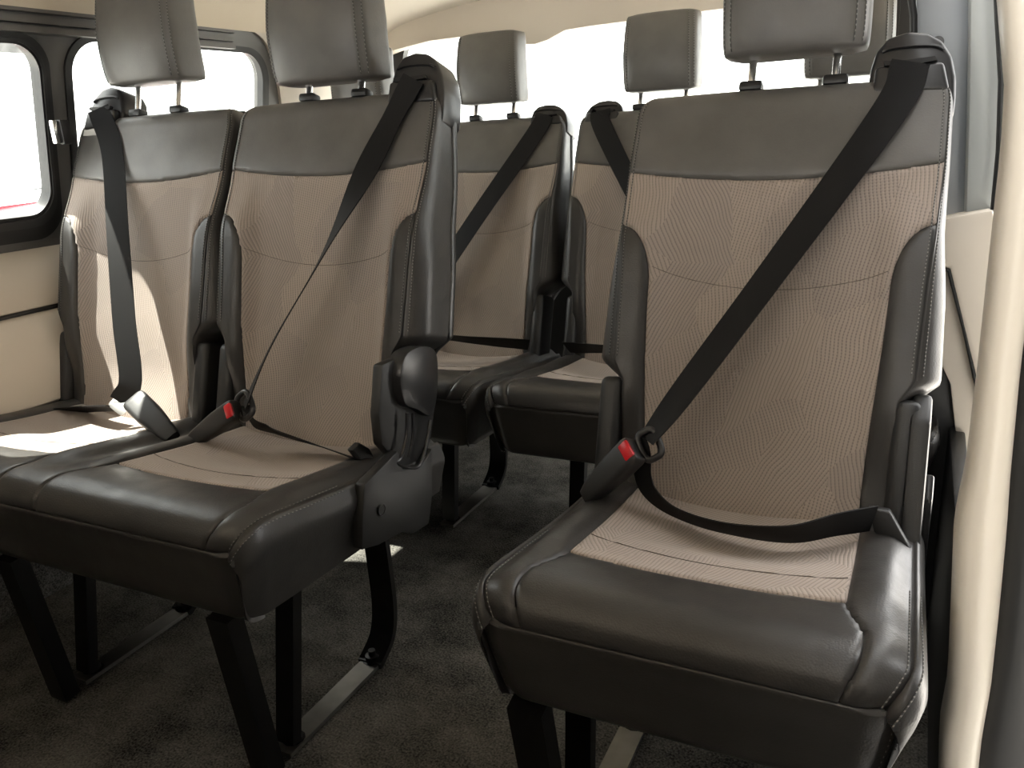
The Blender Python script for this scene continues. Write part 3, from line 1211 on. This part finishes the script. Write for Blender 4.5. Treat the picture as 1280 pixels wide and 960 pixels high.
ribbon_obj('webbing', rel(b1, [on(146, 510, y=1.04), on(100, 512, y=1.06), on(50, 518, y=1.06), on(0, 530, y=1.04)]), [(0, -.8, .5)] * 4, .046, WEB, b1)

# belt of the single seat
b3 = belt_thing((XR, YR + .36, .45), 'black belt running diagonally across the single seat, buckled at its left')
r_top = np.array(rs.T(.172, .008, .6475, XR)) + np.array([0, YR, 0])
r_over = np.array(rs.T(.150, .014, .575, XR)) + np.array([0, YR, 0])
r_ton = on(808, 550, y=1.055)
r_mid = on(962, 345, y=1.20)
r_lo = on(850, 495, y=1.09)
ribbon_obj('webbing', rel(b3, [r_top, r_over, r_mid, r_lo, r_ton]), [(1, 0, .06), (1, -.1, -.12), (.74, -.55, -.36), (.62, -.7, -.36), (.7, -.7, .1)], [.052, .050, .048, .047, .044], WEB, b3)
lp = [r_ton, on(803, 590, y=1.06), on(815, 618, y=1.05), on(850, 643, y=1.03), on(910, 661, y=1.0), on(985, 668, y=.99), on(1045, 656, y=1.02), on(1092, 648, y=1.05)]
ribbon_obj('webbing', rel(b3, lp), [(.4, -.6, .6), (.9, -.3, .0), (.7, -.5, .5), (.2, -.7, .7), (0, -.7, .7), (0, -.6, .8), (0, -.5, .9), (0, -.4, .9)], [.036, .03, .034, .04, .046, .048, .048, .046], WEB, b3)
tongue(b3, rel(b3, [on(812, 556, y=1.055)])[0], (.8, .1, .5), (-.3, -.9, .3), .042, .03)
buckle(b3, rel(b3, [on(795, 560, y=1.045)])[0], rel(b3, [on(733, 622, y=1.04)])[0], .044, .03, True, (-.15, -.75, .65))
prism_obj('belt_anchor', [tuple(np.array(p) - np.array(b3.location)) for p in [on(1085, 635, y=1.06), on(1112, 640, y=1.06), on(1140, 690, y=1.06), on(1128, 705, y=1.06), on(1092, 665, y=1.06)]], (0, .014, 0), PLASTIC, b3, .003)

# belts of the rear row
for sg, cx, lab in ((1, RC - .452 + .227 * rear.kx, 'black belt slanting down to the left on the rear seat left of the centre gap'),
                    (-1, RC + .452 - .227 * rear.kx, 'black belt slanting down to the right on the rear seat right of the centre gap')):
    b = belt_thing((cx, YB + .36, .44), lab)
    O = np.array([0, YB, 0])
    a = np.array(rear.T(sg * (.172 if sg > 0 else .164), .008, .63, cx)) + O
    a2 = np.array(rear.T(sg * .150, .013, .58, cx)) + O
    m = np.array(rear.T(-sg * .02, .045, .32, cx)) + O
    e = np.array(rear.T(-sg * .19, .06, .06, cx)) + O
    ribbon_obj('webbing', rel(b, [a, a2, m, e]), [(1, 0, sg * .1), (1, 0, -sg * .2), (.85, -.2, -sg * .5), (.85, -.3, -sg * .5)], .05, WEB, b)
    l2 = [e, e + np.array([sg * .05, -.08, .0]), e + np.array([sg * .2, -.085, -.012]), np.array([cx + sg * .185, YB + .385, .415])]
    ribbon_obj('webbing', rel(b, l2), [(0, -.6, .8), (0, -.8, .6), (0, -.8, .6), (0, -.6, .8)], .04, WEB, b)
    tongue(b, rel(b, [e])[0], (-sg * .6, -.1, -.6), (0, -.9, .4))
    buckle(b, rel(b, [e + np.array([-sg * .005, -.02, -.02])])[0], rel(b, [e + np.array([-sg * .02, -.015, -.10])])[0], side=(0, -1, .3))

# ------------------------------------------------------------------ van shell
YW = 2.47            # rear door plane
XLW = -1.765          # left side wall at sill height
Y0 = -1.0            # forward end of what is modelled


def xl(z):
    return XLW + .20 * max(0, z - .75)


struct(mesh_obj('floor', [(-1.80, Y0, 0), (.10, Y0, 0), (.10, 2.6, 0), (-1.80, 2.6, 0), (-1.80, Y0, -.06), (.10, Y0, -.06), (.10, 2.6, -.06), (-1.80, 2.6, -.06)],
       [(0, 1, 2, 3), (7, 6, 5, 4), (0, 4, 5, 1), (1, 5, 6, 2), (2, 6, 7, 3), (3, 7, 4, 0)], CARPET, None, False), 'dark worn carpet floor of the van', 'floor')

# headliner with a curved cove along both sides
cz = 1.40
prof = [(-1.64, 1.24), (-1.632, 1.30), (-1.60, 1.345), (-1.53, 1.38), (-1.40, 1.398), (-1.1, 1.41), (-.83, 1.415), (-.56, 1.41), (-.26, 1.398), (-.13, 1.38), (-.06, 1.345), (-.03, 1.30), (-.02, 1.25)]
prof = catmull(prof, 48)
ys = [Y0, .2, 1.0, 1.6, 2.0, 2.22]
vs = [(x, y, z) for y in ys for x, z in prof]
n = len(prof)
fs = [(i * n + j, i * n + j + 1, (i + 1) * n + j + 1, (i + 1) * n + j) for i in range(len(ys) - 1) for j in range(n - 1)]
k0 = len(vs)
vs += [(x, y, z + .03) for y in ys for x, z in prof]
fs += [(k0 + i * n + j, k0 + (i + 1) * n + j, k0 + (i + 1) * n + j + 1, k0 + i * n + j + 1) for i in range(len(ys) - 1) for j in range(n - 1)]
struct(mesh_obj('ceiling', vs, fs, HEADLINER), 'beige cloth headliner overhead', 'ceiling')

# left wall: dark metal upper part with two window openings
up = lambda y, z: (xl(z), y, z)
nrm_l = (-.968, 0, .25)
outer = [(Y0, .745), (2.1, .745), (2.1, 1.275), (Y0, 1.275)]
h1 = rrect(.77, 1.222, .79, 1.186, .055, 8)
h2 = rrect(1.283, 1.888, .79, 1.192, .07, 8)
h3 = rrect(-.85, -.15, .79, 1.186, .055, 8)
struct(plate_obj('wall_left', outer, [h1, h2, h3], up, nrm_l, .03, DKGREY), 'dark grey metal around the left side windows', 'wall')


def ring_plate(name, outer, inner, to3, nv, th, mat, parent=None):
    return plate_obj(name, outer, [inner], to3, nv, th, mat, parent)


w1 = ring_plate('window_1', rrect(.755, 1.232, .778, 1.196, .065, 10), rrect(.785, 1.208, .832, 1.174, .055, 10), lambda y, z: (xl(z) + .010, y, z), nrm_l, .03, RUBBER)
struct(w1, 'black rubber framed sliding side window at far left', 'window')
ring_plate('inner_lip', rrect(.772, 1.219, .806, 1.184, .06, 10), rrect(.780, 1.212, .824, 1.178, .057, 10), lambda y, z: (xl(z) + .014, y, z), nrm_l, .01, PLASTIC_S, w1)
plate_obj('pane', rrect(.78, 1.21, .826, 1.178, .05, 8), [], lambda y, z: (xl(z) - .008, y, z), nrm_l, .004, GLASS, w1)
lat = on(77, 165, x=xl(1.0) + .012)
box_obj('latch', tuple(on(80, 165, x=-1.672)), (.018, .022, .052), PLASTIC_S, w1, .004)
o = box_obj('latch_catch', tuple(on(69, 165, x=-1.676)), (.014, .014, .050), CHROME, w1, .004)
o['label'] = 'bright metal latch catch'
w2 = ring_plate('window_2', rrect(1.270, 1.908, .778, 1.205, .085, 10), rrect(1.287, 1.883, .80, 1.190, .07, 10), lambda y, z: (xl(z) + .006, y, z), nrm_l, .02, RUBBER)
struct(w2, 'rear side window behind the front double seat, black rubber frame', 'window')
plate_obj('pane', rrect(1.285, 1.885, .798, 1.192, .07, 8), [], lambda y, z: (xl(z) - .012, y, z), nrm_l, .004, GLASS, w2)

w4 = ring_plate('window_4', rrect(-.865, -.135, .778, 1.196, .065, 10), rrect(-.835, -.165, .832, 1.174, .055, 10), lambda y, z: (xl(z) + .010, y, z), nrm_l, .03, RUBBER)
struct(w4, 'forward side window of the left wall', 'window')
plate_obj('pane', rrect(-.84, -.16, .826, 1.178, .05, 8), [], lambda y, z: (xl(z) - .008, y, z), nrm_l, .004, GLASS, w4)

# rails above the side windows
rb = bmesh.new()
rp = [(1.254, -.02), (1.254, .022), (1.234, .024), (1.233, .010), (1.229, .010), (1.228, .018), (1.214, .020), (1.213, .008), (1.209, .008), (1.208, .024), (1.196, .026), (1.195, -.02)]
prism(rb, [(xl(z) + dx, Y0, z) for z, dx in rp], (0, 1.76 - Y0, 0))
struct(bm_obj('trim_1', rb, DKGREY), 'dark grey slide rail above the left windows', 'rail')

# lower beige side trim, two pressed panels with a bright groove between
tl = bmesh.new()
P1 = [(XLW + .0, .762), (XLW + .022, .745), (XLW + .040, .70), (XLW + .046, .655), (XLW + .045, .640), (XLW + .030, .632), (XLW + .045, .624), (XLW + .058, .60), (XLW + .075, .52), (XLW + .085, .44), (XLW + .07, .425), (XLW, .425)]
prism(tl, [(x, Y0, z) for x, z in P1], (0, 2.45 - Y0, 0))
struct(bm_obj('trim_2', tl, BEIGE), 'beige moulded lower trim along the left wall', 'trim')
struct(tube_obj('trim_3', [(XLW + .038, Y0, .632), (XLW + .038, 2.4, .632)], .005, PLASTIC_S), 'thin dark groove strip in the left trim', 'trim')
struct(box_obj('baseboard_left', (XLW + .02, .58, .21), (.08, 3.76, .43), CARPET, None, .01), 'black lower side panel under the left trim', 'baseboard')

# rear left corner pillar trim
pts = [(1.90, .74), (1.99, .74), (2.44, .74), (2.44, 1.33), (1.60, 1.33), (1.72, 1.268)] + [tuple(p) for p in catmull([(1.76, 1.258), (1.83, 1.248), (1.895, 1.215), (1.94, 1.13), (1.965, 1.0), (1.965, .80)], 20)]
struct(plate_obj('trim_4', pts, [], lambda y, z: (xl(z) + .010, y, z), nrm_l, .03, BEIGE), 'beige pillar trim in the rear left corner', 'trim')

# rear door: header, frame with glass, lower panel
hd = [(-1.66, 1.205), (-1.58, 1.222), (-1.45, 1.236), (-1.27, 1.238), (-1.235, 1.215), (-1.20, 1.200), (-1.08, 1.193), (-1.04, 1.200), (-.98, 1.222), (-.90, 1.225), (-.50, 1.230), (-.14, 1.222), (-.02, 1.20), (-.02, 1.40), (-1.66, 1.40)]
struct(prism_obj('trim_5', [(x, YW - .06, z) for x, z in hd], (0, .05, 0), BEIGE, None, .004), 'beige header panel over the rear window with a lower bump', 'trim')
hs = catmull([(-1.64, 1.31), (-1.5, 1.352), (-1.2, 1.385), (-.83, 1.392), (-.4, 1.38), (-.05, 1.33)], 30)
vs = [(x, 2.20, z) for x, z in hs] + [(x, YW - .03, z - .055) for x, z in hs]
m = len(hs)
struct(mesh_obj('trim_6', vs + [(a, b, c + .02) for a, b, c in vs], [(i, i + 1, m + i + 1, m + i) for i in range(m - 1)] + [(2 * m + i, 3 * m + i, 3 * m + i + 1, 2 * m + i + 1) for i in range(m - 1)], BEIGE), 'beige sloping edge between headliner and rear door', 'trim')
ybk = lambda x, z: (x, YW, z)
wb = plate_obj('wall_back', [(-1.80, 0), (.10, 0), (.10, .75), (-.02, 1.42), (-1.64, 1.42), (-1.80, .75)], [rrect(-1.60, -.10, .80, 1.27, .08, 8)], ybk, (0, 1, 0), .04, RUBBER)
struct(wb, 'dark inner panel of the rear door below the glass', 'wall')
w3 = ring_plate('window_3', rrect(-1.615, -.085, .785, 1.285, .09, 10), rrect(-1.59, -.11, .81, 1.262, .075, 10), lambda x, z: (x, YW - .005, z), (0, 1, 0), .02, RUBBER)
struct(w3, 'wide rear window glowing white behind the rear seats', 'window')
plate_obj('pane', rrect(-1.60, -.10, .80, 1.27, .08, 8), [], lambda x, z: (x, YW + .02, z), (0, 1, 0), .004, GLASS, w3)

# right wall behind the sliding door opening


def xr(z):
    return .10 - .16 * max(0, z - .75)


yj = 1.60
struct(plate_obj('wall_right', [(yj, .745), (2.47, .745), (2.47, 1.40), (yj, 1.40)], [rrect(1.70, 2.38, .80, 1.20, .06, 8)], lambda y, z: (xr(z), y, z), (.95, 0, .3), .03, BEIGE), 'beige upper side panel behind the single seat at right', 'wall')


w5 = ring_plate('window_5', rrect(1.685, 2.395, .785, 1.215, .07, 10), rrect(1.705, 2.375, .805, 1.195, .06, 10), lambda y, z: (xr(z) - .004, y, z), (.95, 0, .3), .02, RUBBER)
struct(w5, 'rear side window behind the grey door jamb at right', 'window')
plate_obj('pane', rrect(1.70, 2.38, .80, 1.20, .06, 8), [], lambda y, z: (xr(z) + .014, y, z), (.95, 0, .3), .004, GLASS, w5)


def pl(pxs, y):
    return [tuple(on(a, b, y=y)) for a, b in pxs]


# grey painted door jamb, facing forwards
struct(prism_obj('trim_7', pl([(1146, -90), (1145, 0), (1144, 60), (1143, 290), (1212, 290), (1211, 100), (1215, -90)], 1.585), (0, .03, 0), GREYP, None, .004), 'grey painted jamb of the sliding door opening', 'trim')
struct(prism_obj('trim_8', pl([(1213, -90), (1211, 100), (1206, 285), (1252, 285), (1257, 100), (1246, -90)], 1.53), (0, .06, 0), GREYP_LIT, None, .008), 'raised strip of the grey door jamb, its brighter light painted in', 'trim')
struct(tube_obj('trim_9', pl([(1128, -60), (1138, -10), (1142, 20), (1142, 75)], 1.57), .006, RUBBER), 'black rubber door seal beside the grey jamb', 'seal')
bm = bmesh.new()
c = on(1172, 53, y=1.583)
tube(bm, [c, c - np.array([0, .006, 0])], .0095, 20)
scw = bm_obj('jamb_screw', bm, PLASTIC_S)
scw['label'] = 'round dark screw in the grey door jamb'
scw['category'] = 'screw'
bm = bmesh.new()
tube(bm, [c - np.array([0, .0058, 0]), c - np.array([0, .0068, 0])], .0042, 6)
bm_obj('socket', bm, SLOT, scw)
# lower beige trim behind the single seat
struct(prism_obj('trim_10', pl([(1150, 282), (1195, 270), (1242, 262), (1246, 300), (1246, 540), (1224, 490), (1187, 335), (1150, 330)], 1.50), (0, .05, 0), BEIGE, None, .006), 'beige moulded trim on the lower door jamb', 'trim')
struct(prism_obj('trim_11', pl([(1150, 322), (1194, 325), (1232, 480), (1240, 560), (1222, 640), (1202, 612), (1188, 480), (1150, 400)], 1.535), (0, .02, 0), BEIGE, None, .003), 'lower beige trim piece under the slanting joint', 'trim')
struct(tube_obj('trim_18', pl([(1150, 333), (1186, 337), (1205, 410), (1223, 492), (1236, 560)], 1.506), .0035, RUBBER), 'dark slanting joint line between the beige jamb trims', 'joint')
struct(prism_obj('baseboard_right', pl([(1140, 325), (1186, 325), (1222, 480), (1246, 540), (1246, 1100), (1130, 1100)], 1.562), (0, .04, 0), RUBBER, None, .004), 'black lower panel behind the single seat', 'baseboard')


struct(box_obj('trim_15', (.092, 1.26, .20), (.025, .60, .40), RUBBER, None, .004), 'black lower side panel beside the single seat', 'trim')


struct(box_obj('sill_light_block', (.140, .56, .20), (.03, .16, .40), RUBBER, None, .006), 'black block added to cut low light from the door opening', 'trim')  # out-of-view block added against low light on the seat side


# padded beige pillar of the door opening
def pillar(name, L, Rr, y, depth, mat, label, cat):
    """vertical padded strip: left and right pixel edges on plane y, rounded section"""
    nz = 60
    LL = [on(a, b, y=y) for a, b in L]
    RR = [on(a, b, y=y) for a, b in Rr]
    zs = np.linspace(min(LL[-1][2], RR[-1][2]), max(LL[0][2], RR[0][2]), nz)

    def atz(Q, z):
        Q = sorted(Q, key=lambda p: p[2])
        return float(np.interp(z, [p[2] for p in Q], [p[0] for p in Q]))
    vs, fs = [], []
    K = 20
    for z in zs:
        a, b = atz(LL, z), atz(RR, z)
        cx, hw = (a + b) / 2, (b - a) / 2
        for k in range(K):
            t = 2 * PI * k / K
            cc, ss = math.cos(t), math.sin(t)
            vs.append((cx + hw * math.copysign(abs(cc) ** .7, cc), y + depth / 2 * math.copysign(abs(ss) ** .7, ss), z))
    for i in range(nz - 1):
        for k in range(K):
            fs.append((i * K + k, i * K + (k + 1) % K, (i + 1) * K + (k + 1) % K, (i + 1) * K + k))
    fs.append(tuple(range(K))[::-1]); fs.append(tuple((nz - 1) * K + k for k in range(K)))
    return struct(mesh_obj(name, vs, fs, mat), label, cat)


pillar('trim_12', [(1244, -80), (1246, 0), (1256, 110), (1251, 190), (1241, 280), (1222, 460), (1206, 590), (1198, 620), (1192, 655), (1188, 760), (1184, 850), (1174, 905), (1172, 1010), (1166, 1400)],
       [(1330, -80), (1320, 0), (1310, 110), (1302, 200), (1296, 280), (1274, 460), (1262, 590), (1258, 655), (1248, 760), (1238, 850), (1228, 905), (1216, 1010), (1190, 1400)], .95, .08, BEIGE_L, 'pale beige padded pillar at the right edge of the photo', 'pillar')
pillar('trim_13', [(1312, -80), (1304, 110), (1288, 280), (1266, 460), (1254, 590), (1248, 700), (1238, 800), (1219, 905), (1206, 1010), (1180, 1400)],
       [(1420, -80), (1400, 200), (1380, 460), (1360, 700), (1330, 905), (1320, 1010), (1260, 1400)], .96, .05, RUBBER, 'black weather strip beyond the beige pillar', 'seal')
struct(tube_obj('trim_14', pl([(1245, -60), (1249, 30), (1253, 100), (1250, 190), (1243, 262)], 1.48), .006, RUBBER), 'thin black seal line between jamb and pillar', 'seal')

# forward end of the cabin, behind the camera: dark block for the front seat backs, added to shade lower parts, and the fixed door panel beside it
struct(box_obj('front_light_block', (-.83, -.24, .50), (1.86, .10, 1.0), RUBBER), 'dark block standing in for the front seat backs, added to cut low light', 'wall')
struct(box_obj('trim_16', (.13, -.25, .45), (.05, 1.46, .90), BEIGE), 'beige forward door panel', 'trim')

# ------------------------------------------------------------------ outside
GZ = -.90
g = mesh_obj('ground', [(-40, -30, GZ), (25, -30, GZ), (25, 40, GZ), (-40, 40, GZ)], [(0, 1, 2, 3)], CONCRETE, None, False)
struct(g, 'pale concrete yard outside the van', 'ground')


def car(loc, rz, mat, label):
    """hatchback: lofted body with wheel openings suggested by dark arches, glasshouse, wheels"""
    t = thing('parked_car', loc, label, 'car')
    t.rotation_euler.z = rz
    prof = [(-2.0, .30), (-2.02, .55), (-1.92, .78), (-1.2, .90), (-.9, .92), (-.2, 1.40), (.9, 1.45), (1.65, 1.32), (1.95, .95), (2.02, .6), (1.98, .30)]
    low = [(x, min(z, .94)) for x, z in prof]
    low = [p for p in low if not (-.15 < p[0] < 1.6 and p[1] > .93)] 
    rings = []
    bm = bmesh.new()
    body = [(-2.0, .30), (-2.03, .55), (-1.93, .77), (-1.2, .90), (-.7, .94), (.6, .97), (1.7, .96), (1.97, .88), (2.03, .6), (1.99, .30)]
    for yy, k in ((-.84, .93), (-.80, .98), (-.6, 1.0), (0, 1.015), (.6, 1.0), (.80, .98), (.84, .93)):
        rings.append([bm.verts.new((x * (.99 if abs(yy) > .7 else 1), yy, .30 + (z - .30) * k)) for x, z in body])
    for A, B in zip(rings, rings[1:]):
        for i in range(len(body)):
            j = (i + 1) % len(body)
            bm.faces.new((A[i], A[j], B[j], B[i]))
    bm.faces.new(rings[0][::-1]); bm.faces.new(rings[-1])
    bm_obj('body', bm, mat, t, 35)
    bm = bmesh.new()
    gh = [(-.85, .92), (-.15, 1.38), (.9, 1.43), (1.55, 1.33), (1.85, .94)]
    rings = []
    for yy, k in ((-.76, .0), (-.62, 1), (.62, 1), (.76, 0)):
        rings.append([bm.verts.new((x if k else x * .99, yy, z if k or z < .95 else .95 + (z - .95) * .02)) for x, z in gh])
    for A, B in zip(rings, rings[1:]):
        for i in range(len(gh)):
            j = (i + 1) % len(gh)
            bm.faces.new((A[i], A[j], B[j], B[i]))
    bm.faces.new(rings[0][::-1]); bm.faces.new(rings[-1])
    bm_obj('window_glass', bm, CARGLASS, t, 35)
    bm = bmesh.new()
    prism(bm, [(-.16, -.62, 1.385), (.3, -.63, 1.425), (.9, -.63, 1.44), (1.57, -.6, 1.335), (1.57, .6, 1.335), (.9, .63, 1.44), (.3, .63, 1.425), (-.16, .62, 1.385)], (0, 0, .03))
    bm_obj('roof', bm, mat, t, 35)
    for x in (-1.25, 1.25):
        for y in (-.76, .76):
            w = tube_obj('wheel', [(x, y - .1, .31), (x, y + .1, .31)], .31, TYRE, t, 28)
            tube_obj('wheel_rim', [(x, y - .105, .31), (x, y + .105, .31)], .19, STEEL, w, 20)
    return t


p = on(30, 259, x=-6.9)
car((-6.9, p[1] - .3, GZ), math.radians(82), REDCAR, 'red car parked outside the far left window')
p = on(25, 236, x=-13)
car((-13, p[1], GZ), math.radians(70), WHITECAR, 'white car parked behind the red car outside')

struct(box_obj('light_block_wall', (1.9, -1.7, 1.0), (.2, 6.4, 3.8), BLOCKER), 'unseen dark wall added to block light at the open side of the van', 'wall')  # added wall keeps sky light off the single seat
struct(box_obj('light_block_roof', (1.1, -1.7, 2.4), (1.8, 6.4, .12), BLOCKER), 'unseen dark roof added to shade the open side of the van', 'roof')  # added roof keeps sun and sky off the open side

cn = thing('yard_canopy', (-7.0, 3.5, GZ), 'dark roof canopy seen through the top of the far left window', 'canopy')
ca, cb = on(-60, 80, x=-5.6), on(46, 68, x=-5.6)
co_ = np.array(cn.location)
z0 = cb[2]
prism_obj('roof_sheet', [tuple(np.array(q) - co_) for q in [(-5.6, -3, z0), (-5.6, cb[1], z0), (-5.6, cb[1], z0 + .12), (-5.6, -3, z0 + .12)]], (-3.0, 0, .9), ROOFM, cn)
for yy in (-2.8, cb[1] - .2):
    tube_obj('pillar', [(-8.4 - co_[0], yy - co_[1], -.3), (-8.4 - co_[0], yy - co_[1], z0 + .85 - GZ)], .06, GREYP, cn)

# ------------------------------------------------------------------ light
wd = bpy.data.worlds.new('sky')
SC.world = wd
wd.use_nodes = True
bg = wd.node_tree.nodes['Background']
bg.inputs[0].default_value = (1.0, .988, .965, 1)
bg.inputs[1].default_value = 3.2
sd = bpy.data.lights.new('sun', 'SUN')
sun = bpy.data.objects.new('sun', sd)
COL.objects.link(sun)
sd.energy = 20.0
sd.angle = math.radians(.6)
sd.color = (1, .95, .86)
d = Vector((.525, -.035, -.98))
sun.rotation_euler = d.to_track_quat('-Z', 'Y').to_euler()

SC.view_settings.view_transform = 'Standard'
SC.view_settings.look = 'None'
SC.view_settings.gamma = 1
SC.view_settings.use_curve_mapping = False
SC.view_settings.exposure = 0.88
SC.cycles.max_bounces = 8
SC.cycles.transparent_max_bounces = 12
